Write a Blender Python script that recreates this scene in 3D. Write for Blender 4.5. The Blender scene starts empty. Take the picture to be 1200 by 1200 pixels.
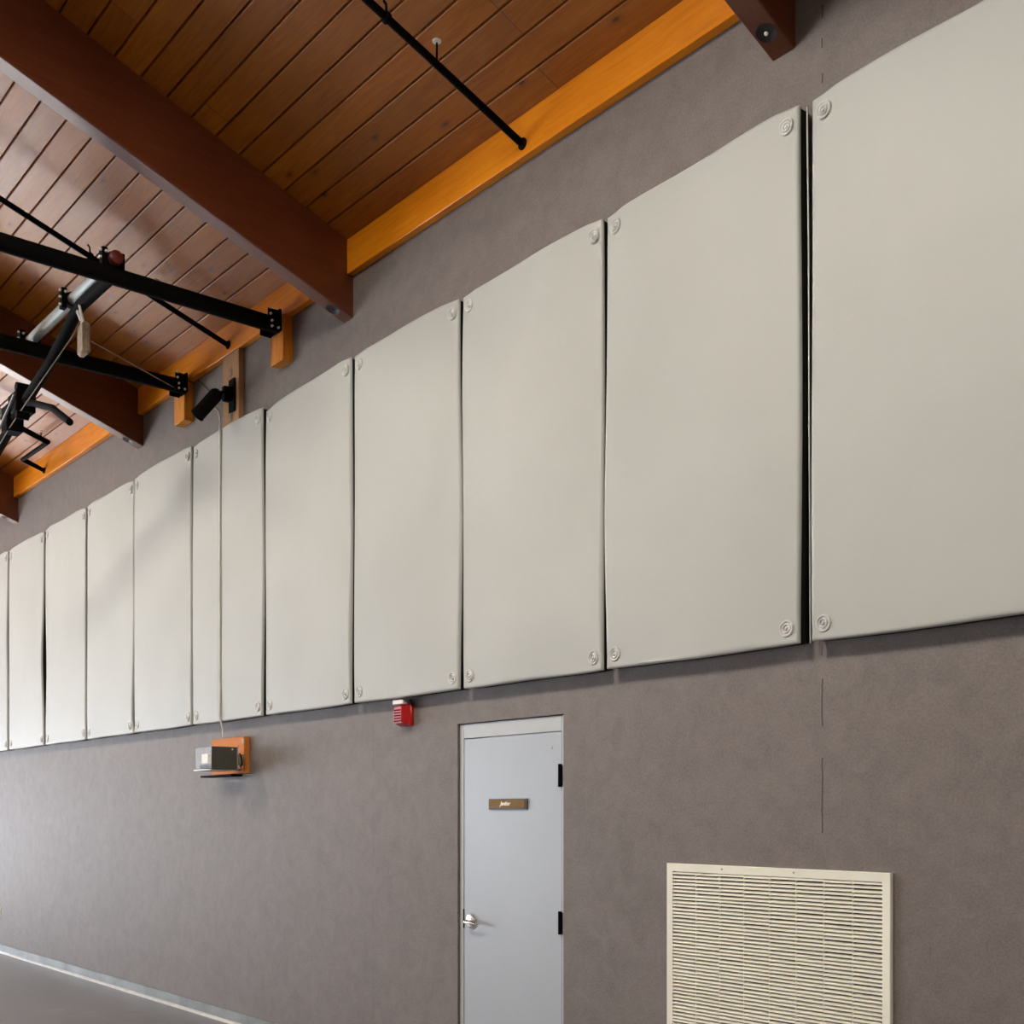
import bpy, bmesh, math, random
from mathutils import Vector, Matrix
random.seed(7)
S = bpy.context.scene
COL = S.collection
PI = math.pi

# ------------------------------------------------------------------ materials
def newmat(name):
    m = bpy.data.materials.new(name); m.use_nodes = True
    nt = m.node_tree; nt.nodes.clear()
    out = nt.nodes.new('ShaderNodeOutputMaterial'); b = nt.nodes.new('ShaderNodeBsdfPrincipled')
    nt.links.new(b.outputs[0], out.inputs[0])
    return m, nt, b
def N(nt, t, **kw):
    n = nt.nodes.new(t)
    for k, v in kw.items():
        if k.startswith('i_'):
            key = k[2:]; key = int(key) if key.isdigit() else key.replace('_', ' ')
            n.inputs[key].default_value = v
        else: setattr(n, k, v)
    return n
def L(nt, a, b): nt.links.new(a, b)
def math_(nt, op, a, b=None, c=None):
    n = nt.nodes.new('ShaderNodeMath'); n.operation = op
    for i, x in enumerate((a, b, c)):
        if x is None: continue
        if isinstance(x, (int, float)): n.inputs[i].default_value = x
        else: nt.links.new(x, n.inputs[i])
    return n.outputs[0]
def ramp(nt, fac, stops):
    r = nt.nodes.new('ShaderNodeValToRGB'); e = r.color_ramp.elements
    while len(e) < len(stops): e.new(0.5)
    for i, (p, c) in enumerate(stops):
        e[i].position = p; e[i].color = (*c, 1)
    nt.links.new(fac, r.inputs[0]); return r.outputs[0]
def mix(nt, fac, a, b, mode='MIX'):
    n = nt.nodes.new('ShaderNodeMix'); n.data_type = 'RGBA'; n.blend_type = mode
    for i, x in ((0, fac), (6, a), (7, b)):
        if isinstance(x, (int, float)): n.inputs[i].default_value = x
        elif isinstance(x, tuple): n.inputs[i].default_value = (*x, 1) if len(x) == 3 else x
        else: nt.links.new(x, n.inputs[i])
    return n.outputs[2]
def mapped(nt, scale=(1, 1, 1), gen='Object'):
    tc = nt.nodes.new('ShaderNodeTexCoord'); mp = nt.nodes.new('ShaderNodeMapping')
    mp.inputs['Scale'].default_value = scale
    nt.links.new(tc.outputs[gen], mp.inputs[0]); return mp.outputs[0]
def noise(nt, vec, scale, detail=4, rough=.6, dist=0):
    n = N(nt, 'ShaderNodeTexNoise'); n.inputs['Scale'].default_value = scale
    n.inputs['Detail'].default_value = detail; n.inputs['Roughness'].default_value = rough
    n.inputs['Distortion'].default_value = dist
    nt.links.new(vec, n.inputs['Vector']); return n.outputs['Fac']
def bump(nt, b, h, strength=.3, dist=.01):
    n = N(nt, 'ShaderNodeBump'); n.inputs['Strength'].default_value = strength; n.inputs['Distance'].default_value = dist
    nt.links.new(h, n.inputs['Height']); nt.links.new(n.outputs[0], b.inputs['Normal'])
def simple(name, col, rough=.5, metal=0, var=.12, nscale=9, spec=.5, bmp=0):
    m, nt, b = newmat(name)
    v = mapped(nt); f = noise(nt, v, nscale)
    c = ramp(nt, f, [(.3, tuple(x*(1-var) for x in col)), (.7, tuple(min(1, x*(1+var)) for x in col))])
    L(nt, c, b.inputs['Base Color']); b.inputs['Roughness'].default_value = rough
    b.inputs['Metallic'].default_value = metal; b.inputs['Specular IOR Level'].default_value = spec
    if bmp: bump(nt, b, noise(nt, v, 160), bmp, .002)
    return m

def wall_mat():
    m, nt, b = newmat('wall_fabric')
    v = mapped(nt)
    big = noise(nt, v, 1.4, 5, .6, .4); fine = noise(nt, v, 90, 3, .7); mid = noise(nt, v, 9, 4, .65, .6)
    c = ramp(nt, big, [(.3, (.158, .133, .120)), (.55, (.183, .155, .141)), (.75, (.204, .175, .160))])
    c = mix(nt, .55, c, ramp(nt, mid, [(.33, (.130, .109, .098)), (.5, (.178, .151, .137)), (.68, (.222, .191, .175))]))
    c = mix(nt, .35, c, ramp(nt, fine, [(.35, (.105, .088, .080)), (.65, (.250, .216, .197))]))
    # hairline joints of the wall boards: broken dark lines every 1.22 m
    tc = N(nt, 'ShaderNodeTexCoord'); sp = N(nt, 'ShaderNodeSeparateXYZ'); L(nt, tc.outputs['Object'], sp.inputs[0])
    x = math_(nt, 'ADD', sp.outputs['X'], 3.066)
    wob = math_(nt, 'MULTIPLY', math_(nt, 'SUBTRACT', noise(nt, mapped(nt, (0, 0, 1)), 6, 2), .5), .016)
    x = math_(nt, 'ADD', x, wob)
    fr = math_(nt, 'ABSOLUTE', math_(nt, 'SUBTRACT', math_(nt, 'FRACT', math_(nt, 'ADD', math_(nt, 'DIVIDE', x, 3.66), .5)), .5))
    line = math_(nt, 'LESS_THAN', fr, .0011)
    brk = math_(nt, 'GREATER_THAN', noise(nt, mapped(nt, (1, 1, 2.2)), 1.6, 2), .5)
    near = math_(nt, 'ADD', .18, math_(nt, 'MULTIPLY', math_(nt, 'GREATER_THAN', sp.outputs['X'], -4.5), .6))
    c = mix(nt, math_(nt, 'MULTIPLY', line, math_(nt, 'MULTIPLY', brk, near)), c, (.04, .033, .03))
    L(nt, c, b.inputs['Base Color']); b.inputs['Roughness'].default_value = .66
    b.inputs['Specular IOR Level'].default_value = .42
    h = math_(nt, 'ADD', math_(nt, 'MULTIPLY', mid, .6), math_(nt, 'MULTIPLY', fine, .5))
    bump(nt, b, h, .45, .006)
    return m

PITCH = .1672; Y0 = 4.19
def plank_mat():
    m, nt, b = newmat('ceiling_planks')
    tc = N(nt, 'ShaderNodeTexCoord'); sp = N(nt, 'ShaderNodeSeparateXYZ'); L(nt, tc.outputs['Object'], sp.inputs[0])
    row = math_(nt, 'FLOOR', math_(nt, 'DIVIDE', math_(nt, 'SUBTRACT', Y0, sp.outputs['Y']), PITCH))
    wn = N(nt, 'ShaderNodeTexWhiteNoise', noise_dimensions='1D'); L(nt, row, wn.inputs['W'])
    off = math_(nt, 'MULTIPLY', wn.outputs['Value'], 5.3)
    xs = math_(nt, 'DIVIDE', math_(nt, 'ADD', sp.outputs['X'], off), 3.9)
    seg = math_(nt, 'FLOOR', xs)
    wn2 = N(nt, 'ShaderNodeTexWhiteNoise', noise_dimensions='2D')
    cb = N(nt, 'ShaderNodeCombineXYZ'); L(nt, row, cb.inputs[0]); L(nt, seg, cb.inputs[1]); L(nt, cb.outputs[0], wn2.inputs['Vector'])
    rnd = wn2.outputs['Value']
    # grain runs along x and is shifted from board to board
    gx = math_(nt, 'ADD', math_(nt, 'MULTIPLY', sp.outputs['X'], .9), math_(nt, 'MULTIPLY', rnd, 40))
    g = N(nt, 'ShaderNodeCombineXYZ'); L(nt, gx, g.inputs[0]); L(nt, math_(nt, 'MULTIPLY', sp.outputs['Y'], 12), g.inputs[1]); L(nt, math_(nt, 'MULTIPLY', row, 3.1), g.inputs[2])
    gr = noise(nt, g.outputs[0], 2.2, 6, .65, 1.6)
    c = ramp(nt, gr, [(.28, (.25, .066, .002)), (.5, (.335, .100, .003)), (.72, (.39, .135, .007))])
    tone = ramp(nt, rnd, [(0, (.84, .82, .80)), (.5, (1, 1, 1)), (1, (1.12, 1.12, 1.13))])
    c = mix(nt, 1, c, tone, 'MULTIPLY')
    # knots
    k = N(nt, 'ShaderNodeCombineXYZ'); L(nt, math_(nt, 'ADD', math_(nt, 'MULTIPLY', sp.outputs['X'], 1.1), math_(nt, 'MULTIPLY', row, 7.7)), k.inputs[0])
    L(nt, math_(nt, 'MULTIPLY', sp.outputs['Y'], 2.4), k.inputs[1])
    vo = N(nt, 'ShaderNodeTexVoronoi', voronoi_dimensions='2D'); vo.inputs['Scale'].default_value = 1.0; L(nt, k.outputs[0], vo.inputs['Vector'])
    kn = ramp(nt, vo.outputs['Distance'], [(.012, (1, 1, 1)), (.035, (.30, .30, .30)), (.075, (0, 0, 0))])
    c = mix(nt, math_(nt, 'MULTIPLY', kn, .85), c, (.045, .016, .008))
    # butt joints
    fj = math_(nt, 'FRACT', xs); jt = math_(nt, 'LESS_THAN', fj, .0012)
    c = mix(nt, math_(nt, 'MULTIPLY', jt, .9), c, (.02, .008, .004))
    L(nt, c, b.inputs['Base Color'])
    b.inputs['Specular IOR Level'].default_value = .45
    rr = math_(nt, 'ADD', .34, math_(nt, 'MULTIPLY', gr, .2)); L(nt, rr, b.inputs['Roughness'])
    bump(nt, b, gr, .25, .004)
    return m

def wood(name, dark, mid, light, axis='Y', rough=.45, sc=1.0, knots=False):
    m, nt, b = newmat(name)
    s = {'X': (.7, 9, 9), 'Y': (9, .7, 9), 'Z': (9, 9, .7)}[axis]
    v = mapped(nt, tuple(q*sc for q in s))
    g = noise(nt, v, 2.4, 6, .62, 1.4); g2 = noise(nt, mapped(nt), 1.1, 3)
    b.inputs['Specular IOR Level'].default_value = .3
    c = ramp(nt, g, [(.28, dark), (.5, mid), (.74, light)])
    c = mix(nt, .35, c, ramp(nt, g2, [(.35, dark), (.65, light)]))
    if knots:
        vo = N(nt, 'ShaderNodeTexVoronoi'); vo.inputs['Scale'].default_value = .55*sc; L(nt, v, vo.inputs['Vector'])
        kn = ramp(nt, vo.outputs['Distance'], [(.05, (1, 1, 1)), (.14, (0, 0, 0))])
        c = mix(nt, math_(nt, 'MULTIPLY', kn, .8), c, tuple(q*.2 for q in dark))
    L(nt, c, b.inputs['Base Color']); b.inputs['Roughness'].default_value = rough
    bump(nt, b, g, .2, .003)
    return m

def vinyl_mat():
    m, nt, b = newmat('panel_vinyl')
    v = mapped(nt); f = noise(nt, v, .9, 3, .5, .3); w = noise(nt, v, 2.3, 3, .5, .8)
    c = ramp(nt, f, [(.3, (.415, .420, .392)), (.7, (.460, .465, .437))])
    sp_ = noise(nt, v, 13, 2, .5)
    c = mix(nt, math_(nt, 'MULTIPLY', ramp(nt, sp_, [(.73, (0, 0, 0)), (.80, (1, 1, 1))]), .12), c, (.62, .62, .58))
    L(nt, c, b.inputs['Base Color']); b.inputs['Roughness'].default_value = .54
    b.inputs['Specular IOR Level'].default_value = .4
    h = math_(nt, 'ADD', math_(nt, 'MULTIPLY', w, 1.0), math_(nt, 'MULTIPLY', noise(nt, v, 350, 2), .015))
    bump(nt, b, h, .35, .02)
    return m

M = {}
M['wall'] = wall_mat(); M['planks'] = plank_mat(); M['vinyl'] = vinyl_mat()
M['backing'] = simple('olive_backing', (.016, .015, .011), .9, spec=.1)
M['beam'] = wood('beam_wood', (.080, .014, .003), (.118, .024, .005), (.16, .042, .011), 'Y', .42); M['beam'].node_tree.nodes['Principled BSDF'].inputs['Specular IOR Level'].default_value = .6
M['ledger'] = wood('ledger_wood', (.60, .165, .002), (.78, .245, .004), (.86, .31, .010), 'X', .42)
M['block'] = wood('fir_block', (.42, .12, .006), (.62, .21, .010), (.72, .28, .03), 'Z', .7, knots=True)
M['mount'] = wood('mounting_plank', (.28, .14, .06), (.40, .22, .10), (.48, .28, .14), 'Z', .55)
M['board'] = wood('ply_board', (.46, .13, .02), (.60, .19, .03), (.68, .25, .05), 'X', .75)
M['black'] = simple('black_metal', (.004, .0035, .0035), .75, 0, spec=.05)
M['pipe'] = simple('black_pipe', (.004, .0035, .003), .75, 0, spec=.05)
M['steel'] = simple('galvanised_steel', (.30, .32, .31), .5, .35)
M['bolt'] = simple('bright_bolt', (.90, .88, .84), .4, 0)
M['white'] = simple('white_plastic', (.72, .71, .68), .45)
M['ring'] = simple('grommet_plastic', (.58, .58, .56), .35)
M['cord'] = simple('white_cord', (.66, .66, .62), .6)
M['darkcord'] = simple('brown_cord', (.20, .13, .09), .6)
M['red'] = simple('alarm_red', (.50, .006, .008), .35)
M['redcap'] = simple('dull_red_cap', (.13, .014, .012), .45)
M['darkred'] = simple('alarm_slots', (.07, .0, .002), .8, spec=.1)
M['door'] = simple('door_paint', (.385, .415, .45), .42, var=.03, nscale=2)
M['frame'] = simple('frame_paint', (.44, .45, .45), .42, var=.03, nscale=2)
M['chrome'] = simple('brushed_chrome', (.72, .70, .68), .22, 1)
M['brass'] = simple('bronze_plate', (.22, .125, .040), .7, 0, spec=.2)
M['plateedge'] = simple('plate_edge', (.05, .03, .018), .5)
M['letter'] = simple('cream_lettering', (.85, .78, .62), .5)
M['vent'] = simple('cream_enamel', (.90, .87, .74), .4, var=.04, nscale=5)
M['ventdark'] = simple('duct_dark', (.012, .011, .010), .8)
M['base'] = simple('vinyl_base', (.17, .18, .17), .5, var=.3, nscale=3)
M['basetrim'] = simple('pale_trim', (.50, .50, .47), .45)
M['floor'] = simple('gym_floor', (.132, .126, .121), .27, var=.18, nscale=1.2, bmp=.1)
M['plaster'] = simple('far_wall_paint', (.40, .38, .36), .8)
M['greybox'] = simple('grey_box', (.065, .062, .048), .5)
M['boltdark'] = simple('dark_recess', (.008, .006, .005), .6)
M['tag'] = simple('worn_canvas', (.30, .22, .15), .8, var=.3, nscale=30)
M['winframe'] = simple('window_frame', (.2, .19, .18), .5)
def glassmat(name, fac=.12, tint=(1, 1, 1)):
    m = bpy.data.materials.new(name); m.use_nodes = True; nt = m.node_tree; nt.nodes.clear()
    o = nt.nodes.new('ShaderNodeOutputMaterial'); t = nt.nodes.new('ShaderNodeBsdfTransparent'); g = nt.nodes.new('ShaderNodeBsdfGlossy')
    t.inputs[0].default_value = (*tint, 1); g.inputs['Roughness'].default_value = .05 if name == 'window_glass' else .5
    x = nt.nodes.new('ShaderNodeMixShader'); x.inputs[0].default_value = fac
    nt.links.new(t.outputs[0], x.inputs[1]); nt.links.new(g.outputs[0], x.inputs[2]); nt.links.new(x.outputs[0], o.inputs[0]); return m
M['glass'] = glassmat('window_glass', .06); M['acrylic'] = glassmat('clear_acrylic', .05, (.93, .93, .92))
mm, nt, b = newmat('lamp_glow'); b.inputs['Base Color'].default_value = (.9, .9, .9, 1)
b.inputs['Emission Color'].default_value = (1, .93, .82, 1); b.inputs['Emission Strength'].default_value = 6; M['glow'] = mm

# ------------------------------------------------------------------ helpers
def link(name, bm, mat, parent=None, smooth=False, mats=None):
    me = bpy.data.meshes.new(name)
    bmesh.ops.recalc_face_normals(bm, faces=bm.faces[:])
    bm.to_mesh(me); bm.free()
    for mt in (mats or [mat]): me.materials.append(mt)
    if smooth:
        for p in me.polygons: p.use_smooth = True
        if hasattr(me, 'set_sharp_from_angle'): me.set_sharp_from_angle(angle=math.radians(40))
    o = bpy.data.objects.new(name, me); COL.objects.link(o)
    if parent is not None:
        o.parent = parent
        o.matrix_parent_inverse = Matrix.Translation(-parent.location)
    return o
def thing(name, label, cat, loc=(0, 0, 0), group=None):
    o = bpy.data.objects.new(name, None); COL.objects.link(o); o.empty_display_size = .1
    o.location = loc; o['label'] = label; o['category'] = cat
    if group: o['group'] = group
    return o
def tag(o, label, cat, group=None):
    o['label'] = label; o['category'] = cat
    if group: o['group'] = group
    return o
def struct(o): o['kind'] = 'structure'; return o
def bx(bm, x0, x1, y0, y1, z0, z1, bev=0, mi=0):
    g = bmesh.new() if bev else bm
    vs = [g.verts.new((x, y, z)) for x in (x0, x1) for y in (y0, y1) for z in (z0, z1)]
    fs = []
    for idx in ((0, 1, 3, 2), (4, 6, 7, 5), (0, 4, 5, 1), (2, 3, 7, 6), (0, 2, 6, 4), (1, 5, 7, 3)):
        fs.append(g.faces.new([vs[i] for i in idx]))
    for f in fs: f.material_index = mi
    if bev:
        bmesh.ops.recalc_face_normals(g, faces=g.faces[:])
        bmesh.ops.bevel(g, geom=g.edges[:], offset=bev, segments=1, affect='EDGES')
        merge(bm, g)
def merge(bm, g, mat=None):
    if mat is not None: g.transform(mat)
    me = bpy.data.meshes.new('tmp'); g.to_mesh(me); g.free(); bm.from_mesh(me); bpy.data.meshes.remove(me)
def box(name, x0, x1, y0, y1, z0, z1, mat, parent=None, bev=.002):
    bm = bmesh.new(); bx(bm, x0, x1, y0, y1, z0, z1, bev); return link(name, bm, mat, parent, smooth=bev > 0)
def tube(bm, pts, r, n=14, cap=True):
    pts = [Vector(p) for p in pts]; rings = []
    up = None
    for i, p in enumerate(pts):
        if i == 0: d = pts[1]-p
        elif i == len(pts)-1: d = p-pts[i-1]
        else: d = (pts[i+1]-p).normalized()+(p-pts[i-1]).normalized()
        d.normalize()
        if up is None:
            up = Vector((0, 0, 1)) if abs(d.z) < .9 else Vector((1, 0, 0))
        a = d.cross(up).normalized(); up = a.cross(d).normalized()
        rr = r[i] if isinstance(r, (list, tuple)) else r
        k = 1.0
        if 0 < i < len(pts)-1:
            c = (pts[i+1]-p).normalized().dot((p-pts[i-1]).normalized()); k = 1/max(.5, math.sqrt((1+c)/2))
        rings.append([bm.verts.new(p+(a*math.cos(2*PI*j/n)+up*math.sin(2*PI*j/n))*rr*k) for j in range(n)])
    for q in range(len(rings)-1):
        for j in range(n): bm.faces.new((rings[q][j], rings[q][(j+1) % n], rings[q+1][(j+1) % n], rings[q+1][j]))
    if cap: bm.faces.new(rings[0][::-1]); bm.faces.new(rings[-1])
def mktube(name, pts, r, mat, parent=None, n=16):
    bm = bmesh.new(); tube(bm, pts, r, n); return link(name, bm, mat, parent, smooth=True)
def lathe(bm, prof, origin, axis, n=24):
    """prof: list of (radius, height along axis)"""
    o = Vector(origin); ax = Vector(axis).normalized(); t = Vector((0, 0, 1)) if abs(ax.z) < .9 else Vector((1, 0, 0))
    a = ax.cross(t).normalized(); b_ = ax.cross(a).normalized(); rings = []
    for r, h in prof:
        if r < 1e-6: rings.append([bm.verts.new(o+ax*h)])
        else: rings.append([bm.verts.new(o+ax*h+(a*math.cos(2*PI*j/n)+b_*math.sin(2*PI*j/n))*r) for j in range(n)])
    for q in range(len(rings)-1):
        A, B = rings[q], rings[q+1]
        for j in range(n):
            k = (j+1) % n
            if len(A) == 1 and len(B) > 1: bm.faces.new((A[0], B[j], B[k]))
            elif len(B) == 1 and len(A) > 1: bm.faces.new((A[j], A[k], B[0]))
            elif len(A) > 1: bm.faces.new((A[j], A[k], B[k], B[j]))
def mklathe(name, prof, origin, axis, mat, parent=None, n=24):
    bm = bmesh.new(); lathe(bm, prof, origin, axis, n); return link(name, bm, mat, parent, smooth=True)

# ------------------------------------------------------------------ the room
WY = 4.40; SL = .357
XL, XR = -24.0, 6.0; YF = -14.2; RIDGE = -4.9
def cz(y):   # underside of the planks
    return 5.81+SL*(4.345-y) if y >= RIDGE else 5.81+SL*(4.345-RIDGE)-SL*(RIDGE-y)
ZR = cz(RIDGE)
struct(box('floor', XL-.3, XR+.3, YF-.3, WY+.3, -.12, 0, M['floor'], bev=0))
DX0, DX1, DZ = -5.765, -4.783, 2.315
bm = bmesh.new()
bx(bm, XL-.3, DX0, WY, WY+.22, 0, cz(WY)+.02); bx(bm, DX1, XR+.3, WY, WY+.22, 0, cz(WY)+.02); bx(bm, DX0, DX1, WY, WY+.22, DZ, cz(WY)+.02)
struct(link('wall_back', bm, M['wall']))
# opposite long wall
struct(box('wall_front', XL-.3, XR+.3, YF-.22, YF, 0, cz(YF)+.02, M['plaster'], bev=0))
def gable(name, x0, x1, holes):
    bm = bmesh.new()
    ys = sorted({YF-.2, RIDGE, WY+.2, *[h[0] for h in holes], *[h[1] for h in holes]})
    for a, b_ in zip(ys[:-1], ys[1:]):
        hs = [h for h in holes if h[0] <= a and h[1] >= b_]
        zcur = 0
        segs = []
        for h in sorted(hs, key=lambda h: h[2]): segs.append((zcur, h[2])); zcur = h[3]
        for z0, z1 in segs:
            if z1 > z0: bx(bm, x0, x1, a, b_, z0, z1)
        v = [bm.verts.new(p) for p in ((x0, a, zcur), (x0, b_, zcur), (x0, b_, cz(min(b_, WY))+.02), (x0, a, cz(max(a, YF))+.02),
                                       (x1, a, zcur), (x1, b_, zcur), (x1, b_, cz(min(b_, WY))+.02), (x1, a, cz(max(a, YF))+.02))]
        for idx in ((0, 1, 2, 3), (4, 7, 6, 5), (0, 4, 5, 1), (1, 5, 6, 2), (2, 6, 7, 3), (3, 7, 4, 0)): bm.faces.new([v[i] for i in idx])
    return struct(link(name, bm, M['plaster']))
WINS = [(-12.4, -9.0, .2, 3.6), (-7.9, -4.5, .2, 3.6), (-3.4, 0.0, .2, 3.6), (.9, 3.6, .2, 2.6)]
gable('wall_left', XL-.25, XL, WINS)
gable('wall_right', XR, XR+.25, [])
for i, (a, b_, z0, z1) in enumerate(WINS):
    w = bpy.data.objects.new('window_%d' % (i+1), None); COL.objects.link(w); w.location = (XL-.1, (a+b_)/2, z0); w['kind'] = 'structure'
    bm = bmesh.new()
    for q in (a, (a+b_)/2-.03, b_-.06): bx(bm, XL-.14, XL-.06, q, q+.06, z0, z1)
    for q in (z0, (z0+z1)/2-.03, z1-.06): bx(bm, XL-.14, XL-.06, a+.06, (a+b_)/2-.03, q, q+.06); bx(bm, XL-.14, XL-.06, (a+b_)/2+.03, b_-.06, q, q+.06)
    link('window_frame', bm, M['winframe'], w)
    box('pane', XL-.104, XL-.098, a+.03, b_-.03, z0+.03, z1-.03, M['glass'], w, bev=0)
# planked ceiling: every board a strip with chamfered edges, in one mesh
bm = bmesh.new()
def strips(ya, yb, sgn):
    n0 = math.floor((Y0-max(ya, yb))/PITCH)-1; n1 = math.ceil((Y0-min(ya, yb))/PITCH)+1
    for n in range(n0, n1):
        a = Y0-PITCH*(n+1)+.0060; b2 = Y0-PITCH*n-.0060
        a = max(a, min(ya, yb)); b2 = min(b2, max(ya, yb))
        if b2-a < .01: continue
        c_ = .003
        prof = [(a, .03), (a, c_), (a+c_, 0), (b2-c_, 0), (b2, c_), (b2, .03)]
        vs = [[bm.verts.new((x, y, cz(y)+d)) for y, d in prof] for x in (XL-.25, XR+.25)]
        for j in range(5): bm.faces.new((vs[0][j], vs[0][j+1], vs[1][j+1], vs[1][j]))
    return
strips(WY+.1, RIDGE, 1); strips(RIDGE, YF-.2, 1)
for (ya, yb) in ((WY+.22, RIDGE), (RIDGE, YF-.22)):
    vs = [bm.verts.new(p) for p in ((XL-.25, ya, cz(max(min(ya, WY+.22), YF-.22))+.028), (XL-.25, yb, cz(yb)+.028), (XR+.25, yb, cz(yb)+.028), (XR+.25, ya, cz(ya)+.028))]
    ws = [bm.verts.new(v.co+Vector((0, 0, .12))) for v in vs]
    bm.faces.new(vs); bm.faces.new(ws[::-1])
    for j in range(4): bm.faces.new((vs[j], vs[(j+1) % 4], ws[(j+1) % 4], ws[j]))
struct(link('ceiling', bm, M['planks']))

# baseboard
bm = bmesh.new(); bx(bm, XL, DX0-.002, WY-.012, WY-.001, .0, .105); bx(bm, DX1+.002, XR, WY-.012, WY-.001, .0, .105)
struct(link('baseboard_back', bm, M['base']))
bm = bmesh.new()
for x0, x1 in ((XL, DX0-.002), (DX1+.002, XR)):
    vs = [[bm.verts.new((x, WY-.0125-y, z)) for y, z in ((0, 0), (.022, 0), (.022, .006), (.012, .018), (0, .024))] for x in (x0, x1)]
    for j in range(5): k = (j+1) % 5; bm.faces.new((vs[0][j], vs[0][k], vs[1][k], vs[1][j]))
    bm.faces.new(vs[0]); bm.faces.new(vs[1][::-1])
struct(link('trim_1', bm, M['basetrim']))

# ------------------------------------------------------------------ beams
BW = .128; BX = [-6.984, -10.722, -3.212, -14.52, -18.27, .55, 4.3]
BZ = 5.27
bl = ['deep red-brown rafter beam in the middle of the view, its end left of the tallest run of bare wall',
      'red-brown rafter beam passing behind the black tubes, ending above the seventh wall panel',
      'dark rafter beam cut off by the top edge, ending above the wide gap of the panels',
      'red-brown rafter beam whose end just shows at the left edge', 'rafter beam beyond the left edge', 'rafter beam overhead right of view', 'rafter beam at the right end']
def beam(x1, label):
    x0 = x1-BW; t = thing('rafter_beam', label, 'beam', (x1-BW/2, WY, BZ), 'rafter beams of the ceiling')
    bm = bmesh.new()
    def pr(y): return BZ+SL*(WY-y)
    pts = [(WY-.001, BZ), (RIDGE, pr(RIDGE)), (RIDGE, ZR-.001), (WY-.001, cz(WY)-.001)]
    vs = [[bm.verts.new((x, y, z)) for y, z in pts] for x in (x0, x1)]
    for j in range(4): k = (j+1) % 4; bm.faces.new((vs[0][j], vs[0][k], vs[1][k], vs[1][j]))
    bm.faces.new(vs[0]); bm.faces.new(vs[1][::-1])
    bmesh.ops.recalc_face_normals(bm, faces=bm.faces[:])
    ed = [e for e in bm.edges if abs(e.verts[0].co.x-e.verts[1].co.x) < .001 and max(v.co.z-pr(v.co.y) for v in e.verts) < .01]
    bmesh.ops.bevel(bm, geom=ed, offset=.008, segments=2, profile=.5, affect='EDGES')
    link('timber', bm, M['beam'], t)
    # counterbored bolt near the bearing end
    yb = 4.27; ax = Vector((0, -SL, -1)).normalized(); o = Vector(((x0+x1)/2, yb, pr(yb)))
    h = mklathe('bolt_recess', [(0, .001), (.044, .001), (.048, .003), (.030, .0005)][:3], o, ax, M['boltdark'], t, 20)
    mklathe('bolt', [(.0, .010), (.008, .010), (.010, .003)], o, ax, M['bolt'] if x1 > -5 else M['boltdark'], h, 8)
    return t
for x, l_ in zip(BX, bl):
    if -16 < x < 2: beam(x, l_)
# ledger boards between the beams
ll = {(-6.984, -3.212-BW): 'orange ledger board along the wall top, long bay right of the middle beam',
      (-10.722, -6.984-BW): 'orange ledger board along the wall top behind the two black tube ends',
      (-14.52, -10.722-BW): 'orange ledger board along the wall top in the far left bay',
      (-3.212, .55-BW): 'ledger board along the wall top right of the last beam',
      (-18.0, -14.52-BW): 'ledger board along the wall top left of the last beam'}
for (a, b_), l_ in ll.items():
    tag(box('ledger_board', a+.001, b_-.001, 4.345, WY-.001, 5.562, 5.808, M['ledger'], bev=.004), l_, 'board', 'ledger boards under the ceiling')

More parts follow.
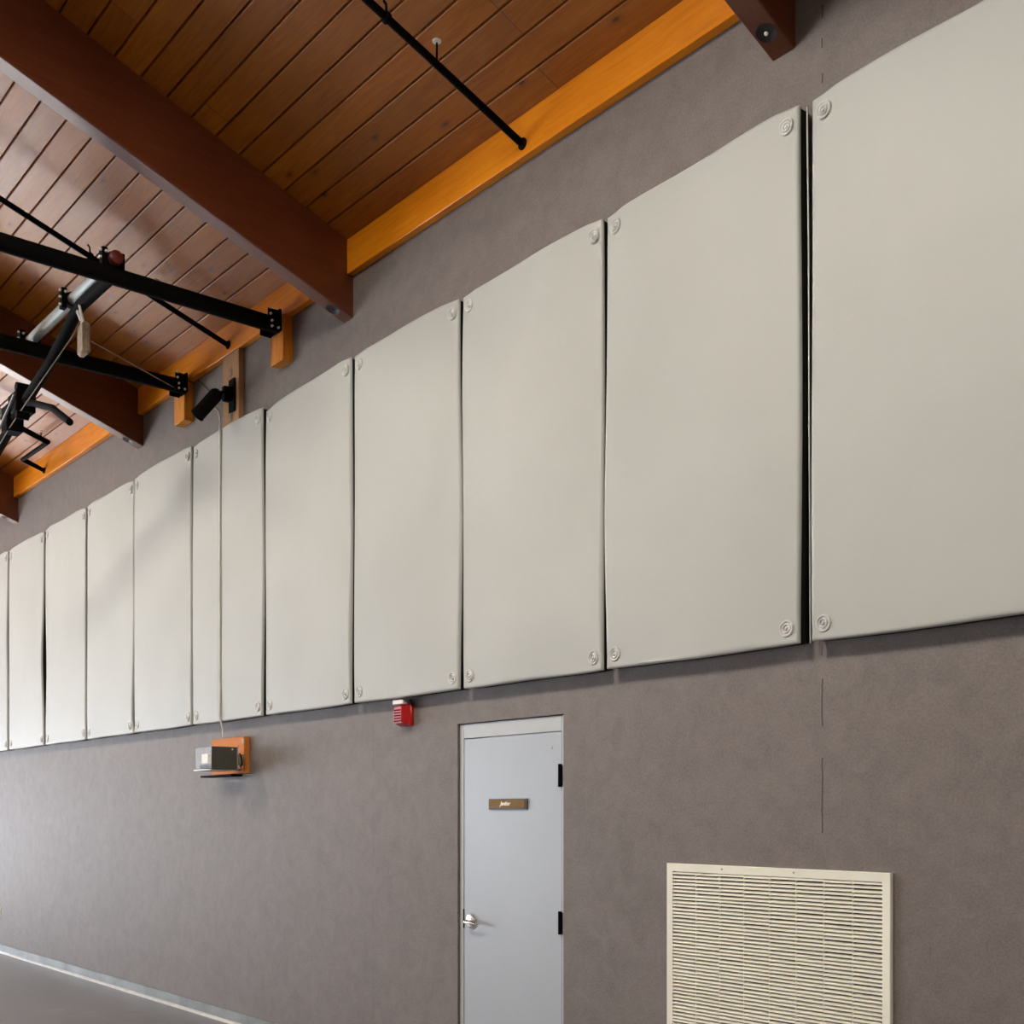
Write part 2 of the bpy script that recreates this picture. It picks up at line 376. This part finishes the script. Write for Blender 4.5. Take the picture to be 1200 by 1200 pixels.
# ------------------------------------------------------------------ padded wall panels
ZB, ZT = 2.515, 4.945
FRONT, BACK = 4.308, 4.398
R_ = .015; MIDY = 4.328
def es(n, length):   # positions with fine steps near both ends
    fine = [0, .0015, .005, .011, .019, .030, .045, .070]
    mid = [.07+(length-.14)*i/n for i in range(1, n)]
    return fine+mid+[length-f for f in reversed(fine)]
ring_prof = [(.000, .010), (.006, .011), (.0085, .004), (.013, .003), (.016, .009), (.020, .010), (.0235, .003), (.028, .004), (.031, .009), (.036, .009), (.039, .002), (.040, -.004)]
def panel(x0, x1, label, seed, dz=(0, 0), lw=None, rw=None, crease=None):
    rnd = random.Random(seed); W = x1-x0; Hh = ZT-ZB
    ph = [rnd.uniform(0, 6.28) for _ in range(8)]; am = [rnd.uniform(.004, .010) for _ in range(4)]
    t = thing('padded_wall_panel', label, 'wall padding', ((x0+x1)/2, BACK, ZB), 'padded panels along the wall')
    us = es(22, W); vs_ = es(34, Hh)
    if crease is not None:
        us = sorted(set(us+[crease-x0+d for d in (-.03, -.018, -.010, -.004, 0, .004, .010, .018, .03)]))
    bm = bmesh.new(); grid = []
    def warp(u, v):
        fu = u/W; fv = v/Hh
        taper = math.sin(PI*fv)**.6 if 0 < fv < 1 else 0
        l = -am[0]*taper*(.4+math.sin(5*fv+ph[0])*.8); r = am[1]*taper*(.4+math.sin(4.3*fv+ph[1])*.8)
        if lw: l += lw(fv)
        if rw: r += rw(fv)
        x = x0+u+l*(1-fu)+r*fu
        # top edge bows up between the tied corners, bottom edge slightly irregular
        ct = -.017*(math.exp(-u/.07)+math.exp(-(W-u)/.07))+.004*math.sin(9*fu+ph[2])+dz[0]*(1-fu)+dz[1]*fu
        cb_ = .004*(math.exp(-u/.06)+math.exp(-(W-u)/.06))+.002*math.sin(8*fu+ph[3])
        z = ZB+v+ct*fv**3+cb_*(1-fv)**6
        return x, z
    for u in us:
        colv = []
        for v in vs_:
            x, z = warp(u, v)
            def prof(e): return math.sqrt(max(0, 1-(1-min(e/R_, 1))**2))
            d = R_*min(prof(min(u, W-u)), prof(min(v, Hh-v)))
            puff = .005*min(1, min(u, W-u)/.3)*min(1, min(v, Hh-v)/.3)
            lump = .0022*math.sin(7*u+ph[4]+2*v)*math.sin(3.1*v+ph[5])+.0012*math.sin(3*u-5*v+ph[6])
            dim = 0
            for cx_, cz_ in ((.065, .075), (W-.065, .075), (.065, Hh-.085), (W-.065, Hh-.085)):
                q = math.hypot(u-cx_, v-cz_); dim += .007*math.exp(-(q/.05)**2)
            sag = .007*(math.exp(-((u-.05)/.05)**2)+math.exp(-((W-.05-u)/.05)**2))*math.exp(-(Hh-v)/.35)
            y = FRONT+R_-d-puff-(lump if d >= R_*.99 else 0)+dim+sag
            if crease is not None:
                q = u-(crease-x0); y += .030*math.exp(-(abs(q)/.013)**1.6)*min(1, v/.1)*1
            colv.append(bm.verts.new((x, y, z)))
        grid.append(colv)
    nu, nv = len(us), len(vs_)
    for i in range(nu-1):
        for j in range(nv-1): bm.faces.new((grid[i][j], grid[i+1][j], grid[i+1][j+1], grid[i][j+1]))
    loop = [grid[i][0] for i in range(nu)]+[grid[nu-1][j] for j in range(1, nv)]+[grid[i][nv-1] for i in range(nu-2, -1, -1)]+[grid[0][j] for j in range(nv-2, 0, -1)]
    back = [bm.verts.new((v.co.x, MIDY, v.co.z)) for v in loop]
    edge = [(v.co.x, v.co.z) for v in loop]
    for i in range(len(loop)):
        k = (i+1) % len(loop); bm.faces.new((loop[i], loop[k], back[k], back[i]))
    bm.faces.new(back)
    link('cover', bm, M['vinyl'], t, smooth=True)
    # dark backing board, a little smaller than the cushion
    bm = bmesh.new(); mx, mz = (x0+x1)/2, (ZB+ZT)/2
    pr = [(mx+(x-mx)*(1-.014/W), mz+(z-mz)*(1-.014/Hh)) for x, z in edge]
    f_ = [bm.verts.new((x, MIDY+.001, z)) for x, z in pr]; b2 = [bm.verts.new((x, BACK, z)) for x, z in pr]
    for i in range(len(pr)):
        k = (i+1) % len(pr); bm.faces.new((f_[i], f_[k], b2[k], b2[i]))
    bm.faces.new(f_); bm.faces.new(b2); link('backing_board', bm, M['backing'], t)
    for cx_, cz_ in ((.065, .075), (W-.065, .075), (.065, Hh-.085), (W-.065, Hh-.085)):
        x, z = warp(cx_, cz_)
        mklathe('grommet', ring_prof, (x, FRONT+.005, z), (0, -1, 0), M['ring'], t, 28)
    return t
G = lambda c, w, a: (lambda f: a*math.exp(-((f-c)/w)**2))
panel(-3.062, -1.842, 'light grey padded wall panel running off the right edge, nearest and largest', 1, (0, 0))
panel(-4.350, -3.130, 'light grey padded wall panel left of the wide dark gap with a cord', 2, (-.02, .012), lw=G(.3, .2, -.012))
panel(-5.592, -4.385, 'light grey padded wall panel directly above the grey door', 3, (-.015, 0), lw=G(.75, .25, -.018), rw=G(.5, .3, .008))
panel(-6.832, -5.640, 'light grey padded wall panel directly above the red fire alarm', 4, (0, 0), rw=G(.45, .25, .022))
panel(-8.112, -6.882, 'light grey padded wall panel between the alarm panel and the cord-crossed one', 5, (-.035, .01), rw=G(.4, .25, .01))
panel(-9.430, -8.180, 'light grey padded wall panel crossed by a thin hanging white cord', 6, (0, .012), rw=G(.4, .3, .02), crease=-8.888)
panel(-10.728, -9.470, 'light grey padded wall panel just left of the cord-crossed panel', 7, (.015, .02), lw=lambda f: .012*max(0, 1-f*2.5))
panel(-11.966, -10.742, 'light grey padded wall panel under the end of the far rafter beam', 8, (0, 0), rw=lambda f: -.045*max(0, 1-f*2.2)*(1 if f > .04 else f/.04))
panel(-13.262, -12.020, 'light grey padded wall panel just right of the gap that gapes widest at half height', 9, (0, 0), lw=G(.35, .2, .03))
panel(-14.580, -13.335, 'light grey padded wall panel second from the left edge', 10, (0, 0), rw=G(.4, .2, -.06))
panel(-15.86, -14.645, 'light grey padded wall panel showing only as a sliver at the left edge', 11, (0, 0), rw=G(.6, .2, -.03))
# cord hung in the wide gap
t = tag(mktube('tie_cord', [(-3.108, 4.345, 4.93), (-3.104, 4.350, 4.3), (-3.098, 4.348, 3.4), (-3.094, 4.350, 2.52)], .0038, M['cord'], n=8),
        'thin white cord hanging in the wide gap between the two nearest panels', 'cord')

# ------------------------------------------------------------------ door
d = bpy.data.objects.new('door_1', None); COL.objects.link(d); d.location = (-5.27, 4.42, 0); d['kind'] = 'structure'
bm = bmesh.new(); FY = 4.415
bx(bm, DX0+.004, DX0+.042, FY, 4.50, 0, DZ-.004, .002); bx(bm, DX1-.030, DX1-.002, FY, 4.50, 0, DZ-.004, .002); bx(bm, DX0+.042, DX1-.030, FY, 4.50, 2.222, DZ-.004, .002)
link('door_frame', bm, M['frame'], d, smooth=True)
box('door_leaf', DX0+.047, DX1-.033, FY+.002, 4.462, .008, 2.216, M['door'], d, .002)
for z0 in (1.91, 1.075, .2):
    bm = bmesh.new(); bx(bm, -4.829, -4.805, FY-.012, FY+.004, z0, z0+.118, .002); tube(bm, [(-4.817, FY-.012, z0-.006), (-4.817, FY-.012, z0+.124)], .010, 10)
    link('hinge', bm, M['black'], d, smooth=True)
hx, hz = -5.640, 1.085
h = mklathe('door_handle', [(.0, .018), (.022, .018), (.042, .013), (.046, .006), (.046, -.001)], (hx, FY, hz), (0, -1, 0), M['chrome'], d, 28)
bm = bmesh.new(); tube(bm, [(hx, FY-.015, hz), (hx, FY-.052, hz), (hx+.012, FY-.062, hz-.001), (hx+.06, FY-.063, hz-.006), (hx+.115, FY-.055, hz-.010)], [.011, .011, .011, .009, .007], 12)
link('lever', bm, M['chrome'], h, smooth=True)
box('latch_plate', DX0+.040, DX0+.0465, FY-.002, FY+.01, hz-.05, hz+.07, M['black'], d, 0)
mklathe('peep_plug', [(0, .003), (.006, .003), (.009, -.001)], (-4.90, FY+.002, 2.13), (0, -1, 0), M['frame'], d, 12)
sgn = box('sign_plate', -5.462, -5.107, FY-.010, FY+.001, 1.778, 1.842, M['plateedge'], d, .002)
box('sign_face', -5.452, -5.122, FY-.013, FY-.0095, 1.786, 1.834, M['brass'], sgn, .001)
cu = bpy.data.curves.new('lettering', 'FONT'); cu.body = 'Janitor'; cu.size = .034; cu.align_x = 'CENTER'; cu.align_y = 'CENTER'; cu.shear = .35; cu.extrude = .0008; cu.offset = .0014
tmp = bpy.data.objects.new('lettering_curve', cu); COL.objects.link(tmp); bpy.context.view_layer.update()
me = bpy.data.meshes.new_from_object(tmp.evaluated_get(bpy.context.evaluated_depsgraph_get())); bpy.data.objects.remove(tmp)
me.transform(Matrix.Translation((-5.300, FY-.0142, 1.812)) @ Matrix.Rotation(PI/2, 4, 'X')); me.materials.clear(); me.materials.append(M['letter'])
lt = bpy.data.objects.new('lettering', me); COL.objects.link(lt); lt.parent = sgn; lt.matrix_parent_inverse = Matrix.Translation(-sgn.location)

# ------------------------------------------------------------------ louvred vent
VX0, VX1, VZ0, VZ1 = -3.985, -2.711, .24, 1.502
t = thing('air_vent', 'large cream louvred air vent on the wall right of the door', 'vent', ((VX0+VX1)/2, WY, VZ0))
bm = bmesh.new(); fw = .040; vy0, vy1 = WY-.022, WY-.001
# mitred frame
o_ = [(VX0, VZ0), (VX1, VZ0), (VX1, VZ1), (VX0, VZ1)]; i_ = [(VX0+fw, VZ0+fw), (VX1-fw, VZ0+fw), (VX1-fw, VZ1-fw), (VX0+fw, VZ1-fw)]
rows = []
for y, A in ((vy1, o_), (vy0+.003, o_), (vy0, [(p[0]+(.003 if p[0] == VX0 else -.003), p[1]+(.003 if p[1] == VZ0 else -.003)) for p in o_]), (vy0+.002, i_), (vy1, i_)):
    rows.append([bm.verts.new((x, y, z)) for x, z in A])
for q in range(5):
    A, B = rows[q], rows[(q+1) % 5]
    for j in range(4): k = (j+1) % 4; bm.faces.new((A[j], A[k], B[k], B[j]))
link('vent_frame', bm, M['vent'], t)
box('duct_backing', VX0+fw, VX1-fw, vy1-.002, vy1, VZ0+fw, VZ1-fw, M['ventdark'], t, bev=0)
bm = bmesh.new(); z = VZ0+fw+.004; pit = .0182; cols = 8; cw = (VX1-VX0-2*fw)/cols
while z < VZ1-fw-.008:
    for c in range(cols):
        xa = VX0+fw+c*cw+.0008; xb = xa+cw-.0016; dzc = random.uniform(-.0012, .0012)
        ya, yb = vy0+.003, vy1-.004
        vs = [[bm.verts.new((x, y, zz)) for y, zz in ((ya, z+dzc-.0005), (ya, z+dzc+.0078), (yb, z+dzc+.0125), (yb, z+dzc+.0095))] for x in (xa, xb)]
        for j in range(4): k = (j+1) % 4; bm.faces.new((vs[0][j], vs[0][k], vs[1][k], vs[1][j]))
        bm.faces.new(vs[0]); bm.faces.new(vs[1][::-1])
    z += pit
link('louvres', bm, M['vent'], t)
for c in range(1, cols):
    x = VX0+fw+c*cw; box('divider', x-.0016, x+.0016, vy0+.006, vy1-.003, VZ0+fw, VZ1-fw, M['vent'], t, bev=0)
for x in (VX0+.36, VX0+.78):
    mklathe('screw', [(0, .002), (.004, .002), (.005, 0)], (x, vy0, VZ1-.018), (0, -1, 0), M['steel'], t, 10)

# ------------------------------------------------------------------ fire alarm
t = thing('fire_alarm', 'red fire alarm with a clear strobe under the wall padding', 'fire alarm', (-6.30, WY, 2.33))
box('back_plate', -6.378, -6.238, 4.375, WY-.001, 2.330, 2.478, M['red'], t, .006)
bm = bmesh.new()
# tapered housing
vs = [bm.verts.new(p) for p in ((-6.372, 4.375, 2.336), (-6.244, 4.375, 2.336), (-6.244, 4.375, 2.472), (-6.372, 4.375, 2.472),
                                (-6.355, 4.315, 2.350), (-6.262, 4.315, 2.350), (-6.262, 4.315, 2.455), (-6.355, 4.315, 2.455))]
for idx in ((0, 1, 5, 4), (1, 2, 6, 5), (2, 3, 7, 6), (3, 0, 4, 7), (4, 5, 6, 7), (3, 2, 1, 0)): bm.faces.new([vs[i] for i in idx])
bmesh.ops.recalc_face_normals(bm, faces=bm.faces[:]); bmesh.ops.bevel(bm, geom=bm.edges[:], offset=.004, segments=2, affect='EDGES')
hs = link('housing', bm, M['red'], t, smooth=True)
bm = bmesh.new()
for k in range(5): bx(bm, -6.345, -6.272, 4.3125, 4.3155, 2.358+k*.018, 2.367+k*.018)
link('sounder_slots', bm, M['darkred'], hs)
box('strobe_lens', -6.392, -6.268, 4.330, 4.392, 2.474, 2.508, M['white'], t, .005)

# ------------------------------------------------------------------ wall outlet
t = thing('wall_outlet', 'small white wall outlet at the left edge just above the floor', 'outlet', (-15.24, WY, .46))
box('cover_plate', -15.30, -15.22, 4.390, WY-.001, .45, .565, M['white'], t, .003)
for z0 in (.475, .520): box('socket', -15.277, -15.243, 4.3885, 4.391, z0, z0+.025, M['black'], t, bev=0)

# ------------------------------------------------------------------ sprinkler pipes
def sprinkler(t, x, y, z, pipez):
    s_ = mktube('sprinkler_head', [(x, y, pipez), (x, y, z-.012)], .006, M['pipe'], t, 8)
    mklathe('deflector', [(0, .012), (.012, .010), (.024, .002), (.025, -.004), (.008, -.010), (0, -.010)], (x, y, z), (0, 0, 1), M['bolt'], s_, 16)
def hanger(t, x, y, z, top):
    bm = bmesh.new(); lathe(bm, [(.027, -.014), (.030, -.010), (.030, .010), (.027, .014)], (x, y, z), (0, -1, SL), 16)
    tube(bm, [(x, y, z+.02), (x, y-.004, z+.07), (x, y-.02, z+.085)], .007, 8)
    link('pipe_hanger', bm, M['pipe'], t, smooth=True)
def pz(y, end=5.645): return end+.333*(4.30-y)
def flange(t, x, z):
    mklathe('escutcheon', [(.034, -.002), (.034, .006), (.026, .012), (0, .012)], (x, 4.343, z), (0, -1, 0), M['pipe'], t, 18)
t = thing('sprinkler_pipe', 'black sprinkler pipe under the dark ceiling bay right of the middle beam', 'pipe', (-5.07, 4.34, 5.63), 'sprinkler branch pipes')
mktube('pipe', [(-5.07, 4.335, pz(4.335)), (-5.07, -2, pz(-2))], .021, M['pipe'], t); flange(t, -5.07, pz(4.335))
sprinkler(t, -5.07, 3.727, 5.965, pz(3.727)); hanger(t, -5.07, 3.40, pz(3.40), cz(3.4)-.002)
t = thing('sprinkler_pipe', 'black sprinkler pipe above the near black tube, in the light ceiling bay', 'pipe', (-8.82, 4.34, 5.63), 'sprinkler branch pipes')
mktube('pipe', [(-8.82, 4.335, pz(4.335)), (-8.82, -2, pz(-2))], .021, M['pipe'], t); flange(t, -8.82, pz(4.335))
sprinkler(t, -8.82, 3.727, 5.985, pz(3.727)); hanger(t, -8.82, 3.20, pz(3.20), cz(3.2)-.002)
t = thing('sprinkler_pipe', 'black sprinkler pipe with a dog-leg at the far left', 'pipe', (-13.35, 4.34, 5.63), 'sprinkler branch pipes')
mktube('pipe', [(-13.40, 4.340, 5.632), (-13.40, 4.11, 5.712), (-12.57, 4.11, 5.700), (-12.57, -2, 5.700+.345*6.11)], .021, M['pipe'], t); flange(t, -13.40, 5.632)
sprinkler(t, -12.57, 4.04, 5.80, 5.72); hanger(t, -12.57, 3.5, 5.91, cz(3.5)-.002)

# ------------------------------------------------------------------ backstop frame: two wall tubes, cross tube and folding mast
for (a, b_, l_) in ((-8.038, -7.838, 'orange wood block under the end of the near black tube'), (-9.815, -9.607, 'orange wood block under the end of the far black tube')):
    tag(box('mounting_block', a, b_, 4.312, WY-.001, 5.212, 5.560, M['block'], bev=.004), l_, 'wood block', 'wood blocks carrying the black tubes')
t = thing('backstop_frame', 'black tube frame of a folding basketball backstop, braced off the wall at upper left', 'frame', (-8.8, 4.31, 5.49))
TZ = 5.495
for x in (-7.930, -9.600):
    a_ = mktube('wall_tube', [(x, 4.290, TZ), (x, -1.5, TZ)], .060, M['black'], t, 24)
    bm = bmesh.new(); bx(bm, x-.075, x+.075, 4.290, 4.311, 5.43, 5.60, .004); bx(bm, x+.055, x+.070, 4.20, 4.295, 5.415, 5.585, .003); bx(bm, x-.070, x-.055, 4.20, 4.295, 5.415, 5.585, .003)
    e_ = link('end_bracket', bm, M['black'], t, smooth=True)
    for (dx, dz_) in ((.062, .075), (.062, .03), (.062, -.02), (.058, -.062), (-.06, -.06)):
        yb = 4.286 if abs(dz_) < .06 else 4.288
        mklathe('bolt', [(0, .014), (.009, .014), (.010, .0), (.010, -.002)], (x+.070, 4.215+.012*(dz_ < 0)+.055*(dx < 0), TZ+dz_+.015), (1, 0, 0), M['bolt'], e_, 8)
c_ = mktube('cross_tube', [(-7.86, 3.035, 5.600), (-9.80, 3.035, 5.600)], .042, M['steel'], t, 24)
mklathe('end_cap', [(0, .022), (.03, .02), (.046, .010), (.048, 0), (.048, -.03)], (-7.86, 3.035, 5.600), (1, 0, 0), M['redcap'], c_, 20)
for x in (-7.93, -8.74, -9.72):
    bm = bmesh.new(); lathe(bm, [(.044, -.03), (.056, -.028), (.056, .028), (.044, .03)], (x, 3.035, 5.60), (1, 0, 0), 20)
    bx(bm, x-.03, x+.03, 3.035-.085, 3.035-.045, 5.52, 5.67, .003); bx(bm, x-.03, x+.03, 3.035+.045, 3.035+.075, 5.53, 5.66, .003)
    k_ = link('clamp', bm, M['black'], t, smooth=True)
    for zz in (5.545, 5.60, 5.65):
        mklathe('bolt', [(0, .014), (.009, .014), (.010, 0), (.010, -.002)], (x+.012, 3.035-.085, zz), (0, -1, 0), M['bolt'], k_, 8)
    mklathe('bolt', [(0, .012), (.009, .012), (.010, 0), (.010, -.002)], (x+.03, 3.035-.06, 5.64), (1, 0, 0), M['bolt'], k_, 8)
mktube('mast', [(-7.95, 3.05, 5.515), (-8.60, 3.05, 5.520), (-8.72, 3.05, 5.490), (-9.25, 3.05, 5.300), (-9.875, 3.05, 5.155), (-10.57, 3.05, 4.958), (-12.2, 3.05, 4.50)], .042, M['black'], t, 20)
mktube('bent_arm', [(-9.95, 3.05, 5.165), (-9.74, 3.05, 5.110), (-9.22, 3.05, 4.925), (-8.83, 3.05, 4.715)], .028, M['black'], t, 14)
bm = bmesh.new(); bx(bm, -10.02, -9.86, 2.97, 3.13, 5.07, 5.24, .01); bx(bm, -10.30, -10.14, 2.98, 3.12, 4.98, 5.20, .01); bx(bm, -10.18, -10.02, 3.0, 3.1, 5.16, 5.27, .008)
lathe(bm, [(0, -.06), (.04, -.06), (.04, .06), (0, .06)], (-9.93, 3.05, 5.28), (0, 1, 0), 16); lathe(bm, [(0, -.05), (.032, -.05), (.032, .05), (0, .05)], (-9.80, 3.0, 5.01), (0, 1, 0), 16)
kb = link('knuckle', bm, M['black'], t, smooth=True)
mklathe('sleeve', [(0, -.05), (.032, -.05), (.032, .05), (0, .05)], (-10.42, 2.99, 5.185), (1, 0, .3), M['white'], kb, 14)
mktube('cable_guide', [(-9.86, 2.955, 5.19), (-10.02, 2.95, 5.10), (-10.25, 2.95, 5.01), (-10.5, 2.96, 4.97)], .010, M['steel'], kb, 8)
mktube('cable', [(-8.52, 3.02, 5.37), (-8.61, 3.0, 5.29), (-9.70, 3.0, 5.085), (-10.16, 3.0, 4.99), (-10.60, 3.0, 4.87), (-12.1, 3.0, 4.42)], .0045, M['darkcord'], t, 6)
mktube('cable', [(-8.50, 3.04, 5.25), (-9.58, 4.22, 5.46)], .0045, M['darkcord'], t, 6)
bm = bmesh.new(); bx(bm, -8.60, -8.47, 3.02, 3.08, 5.13, 5.365, .016)
w_ = link('counterweight', bm, M['tag'], t, smooth=True)
bm = bmesh.new(); tube(bm, [(-8.56, 3.05, 5.36), (-8.57, 3.03, 5.42), (-8.61, 3.03, 5.47), (-8.62, 3.05, 5.52)], .010, 8); tube(bm, [(-8.53, 3.05, 5.36), (-8.51, 3.02, 5.43), (-8.54, 3.02, 5.49), (-8.60, 3.04, 5.54)], .009, 8)
link('strap', bm, M['cord'], w_, smooth=True)

# ------------------------------------------------------------------ plank with a small black speaker-like camera, and the cord down to the lower box
t = thing('mounting_plank', 'upright wood plank above the cord-crossed panel, carrying a black camera', 'wood plank', (-8.79, WY, 4.96))
box('board', -8.935, -8.650, 4.352, WY-.001, 4.955, 5.561, M['mount'], t, .004)
for z in (5.40, 5.02): box('bolt_plate', -8.815, -8.765, 4.347, 4.353, z-.03, z+.03, M['tag'], t, .002)
t = thing('wall_camera', 'small black cylindrical camera tilted down on the upright wood plank', 'camera', (-8.70, 4.35, 5.2))
bm = bmesh.new(); bx(bm, -8.80, -8.70, 4.335, 4.351, 5.06, 5.33, .003); bx(bm, -8.79, -8.74, 4.27, 4.335, 5.14, 5.26, .004)
link('bracket', bm, M['black'], t, smooth=True)
bm = bmesh.new(); tube(bm, [(-8.765, 4.29, 5.21), (-8.74, 4.22, 5.19), (-8.68, 4.17, 5.17)], .013, 10); link('arm', bm, M['black'], t, smooth=True)
bm = bmesh.new(); A = Vector((-8.61, 4.15, 5.135)); B = Vector((-8.80, 4.06, 4.98)); ax = (B-A).normalized(); Ln = (B-A).length
lathe(bm, [(0, -.02), (.030, -.015), (.052, .01), (.055, .03), (.055, Ln-.02), (.058, Ln-.01), (.058, Ln), (.045, Ln), (.040, Ln-.01), (0, Ln-.012)], A, ax, 24)
link('camera_body', bm, M['black'], t, smooth=True)
tag(mktube('camera_wire', [(-8.78, 4.12, 5.10), (-9.05, 4.36, 5.27), (-9.20, 4.392, 5.34), (-9.5, 4.392, 5.55)], .003, M['pipe'], n=6), 'thin dark wire from the black camera to the wall', 'wire')
tag(mktube('hanging_cord', [(-8.80, 4.20, 5.09), (-8.845, 4.27, 5.08), (-8.862, 4.295, 5.0), (-8.872, 4.292, 4.92), (-8.885, 4.300, 4.75), (-8.890, 4.300, 3.6), (-8.876, 4.296, 2.75), (-8.872, 4.289, 2.56), (-8.885, 4.325, 2.46), (-8.890, 4.335, 2.386)], .0085, M['cord'], n=8),
    'long thin white cord hanging from the plank down to the small box', 'cord')
# lower box
t = thing('wooden_board', 'small orange wood board on the wall holding the clear-fronted box', 'wood board', (-8.83, WY, 2.07))
box('board', -9.130, -8.545, 4.345, WY-.001, 2.075, 2.376, M['board'], t, .004)
box('hook', -8.553, -8.547, 4.334, 4.346, 2.31, 2.36, M['bolt'], t, .001)
box('bracket_foot', -9.13, -8.56, 4.24, 4.345, 2.052, 2.068, M['black'], t, .003)
t = thing('equipment_box', 'small dark grey box with a clear front, mounted on the orange wood board', 'box', (-8.66, 4.28, 2.1))
X0, X1, Ya, Yb, Z0, Z1 = -8.815, -8.517, 4.052, 4.275, 2.105, 2.285
box('side_panel', X1-.006, X1, Ya, Yb, Z0-.004, Z1, M['greybox'], t, .002)
box('edge_strip', X1-.008, X1+.003, Yb-.004, Yb+.006, Z0-.015, Z1+.01, M['steel'], t, .001)
box('back_panel', X0+.14, X1-.006, Yb-.006, Yb, Z0, Z1, M['greybox'], t, .001)
box('top_panel', X0+.20, X1-.006, Ya+.01, Yb-.006, Z1-.004, Z1, M['acrylic'], t, 0)
box('clear_cover', X0, X1-.008, Ya, Ya+.004, Z0+.006, Z1-.004, M['acrylic'], t, 0)
box('shelf', X0-.01, X1-.006, Ya-.012, Yb-.006, Z0-.010, Z0, M['white'], t, .002)
box('sensor', X1-.215, X1-.10, Ya+.014, Ya+.08, Z0+.046, Z0+.125, M['letter'], t, .003)
box('sensor_foot', X1-.245, X1-.11, Ya+.012, Ya+.10, Z0+.008, Z0+.036, M['black'], t, .003)
mklathe('rivet', [(0, .004), (.006, .003), (.007, 0)], (X1, Yb-.045, Z1-.02), (1, 0, 0), M['bolt'], t, 10)
bm = bmesh.new(); bx(bm, -8.66, -8.60, 4.262, 4.345, 2.10, 2.115); bx(bm, X1-.05, X1-.01, Yb, 4.345, 2.14, 2.23, .008)
link('bracket', bm, M['tag'], t, smooth=True)
bm = bmesh.new(); tube(bm, [(X1-.03, Yb+.035, 2.235), (X1+.008, Yb+.03, 2.20), (X1+.008, Yb+.035, 2.15), (X1-.03, Yb+.04, 2.13)], .006, 8); link('cable_loop', bm, M['black'], t, smooth=True)

# ------------------------------------------------------------------ lamps of the hall (out of view) and daylight
def light(kind, name, loc, power, col, size=None, rot=None, size_y=None, spread=None):
    ld = bpy.data.lights.new(name, kind); ld.energy = power; ld.color = col
    if kind == 'AREA':
        ld.size = size
        if size_y: ld.shape = 'RECTANGLE'; ld.size_y = size_y
        if spread: ld.spread = spread
    elif size: ld.shadow_soft_size = size
    o = bpy.data.objects.new(name, ld); COL.objects.link(o); o.location = loc
    if rot: o.rotation_euler = rot
    return o
LAMP = 900
for i, (x, k) in enumerate(((-20.1, .75), (-12.0, .95), (-4.5, 1.05), (2.4, .8))):
    y, z = -.6, 6.85
    t = thing('pendant_lamp', 'pendant hall lamp hanging between the rafters, outside the photograph', 'lamp', (x, y, z+.3), 'pendant hall lamps')
    mklathe('reflector', [(.06, .30), (.12, .28), (.30, .05), (.31, .0), (.295, .0), (.11, .26), (.06, .28)], (x, y, z), (0, 0, 1), M['steel'], t, 28)
    mklathe('bulb', [(0, .02), (.05, .03), (.07, .10), (.05, .18), (.03, .22), (0, .22)], (x, y, z), (0, 0, 1), M['glow'], t, 16)
    mktube('stem', [(x, y, z+.28), (x, y, cz(y)-.02)], .012, M['black'], t, 8)
    o = light('SPOT', 'pendant_light', (x, y, z-.06), LAMP*k, (1, .93, .82), .6)
    o.data.spot_size = math.radians(172); o.data.spot_blend = .35
DAY = 760
for a, b_, z0, z1 in WINS:
    light('AREA', 'window_daylight', (XL-.35, (a+b_)/2, (z0+z1)/2), DAY*(b_-a)*(z1-z0)/12, (.78, .87, 1.0), z1-z0, (0, -PI/2, 0), b_-a)
SUN = 190
o = light('SUN', 'sun', (-40, -6, 12), SUN, (1, .95, .88)); o.data.angle = math.radians(1.0)
o.rotation_euler = Vector((-.866, -.06, .52)).to_track_quat('Z', 'Y').to_euler()
w = bpy.data.worlds.new('World'); S.world = w; w.use_nodes = True
w.node_tree.nodes['Background'].inputs[0].default_value = (.75, .85, 1, 1); w.node_tree.nodes['Background'].inputs[1].default_value = 1.0

# ------------------------------------------------------------------ camera
cam = bpy.data.cameras.new('camera'); co = bpy.data.objects.new('camera', cam); COL.objects.link(co)
cam.sensor_width = 36; cam.lens = 1350/1200*36; cam.shift_y = 352/1200; cam.clip_end = 200
co.location = (0, 0, 1.76); co.rotation_euler = (PI/2, 0, math.atan2(1350, 1135))
S.camera = co
S.view_settings.view_transform = 'Standard'; S.view_settings.look = 'None'; S.view_settings.gamma = 1; S.view_settings.use_curve_mapping = False
S.view_settings.exposure = 0.13
S.cycles.max_bounces = 8; S.cycles.diffuse_bounces = 5; S.cycles.sample_clamp_indirect = 6
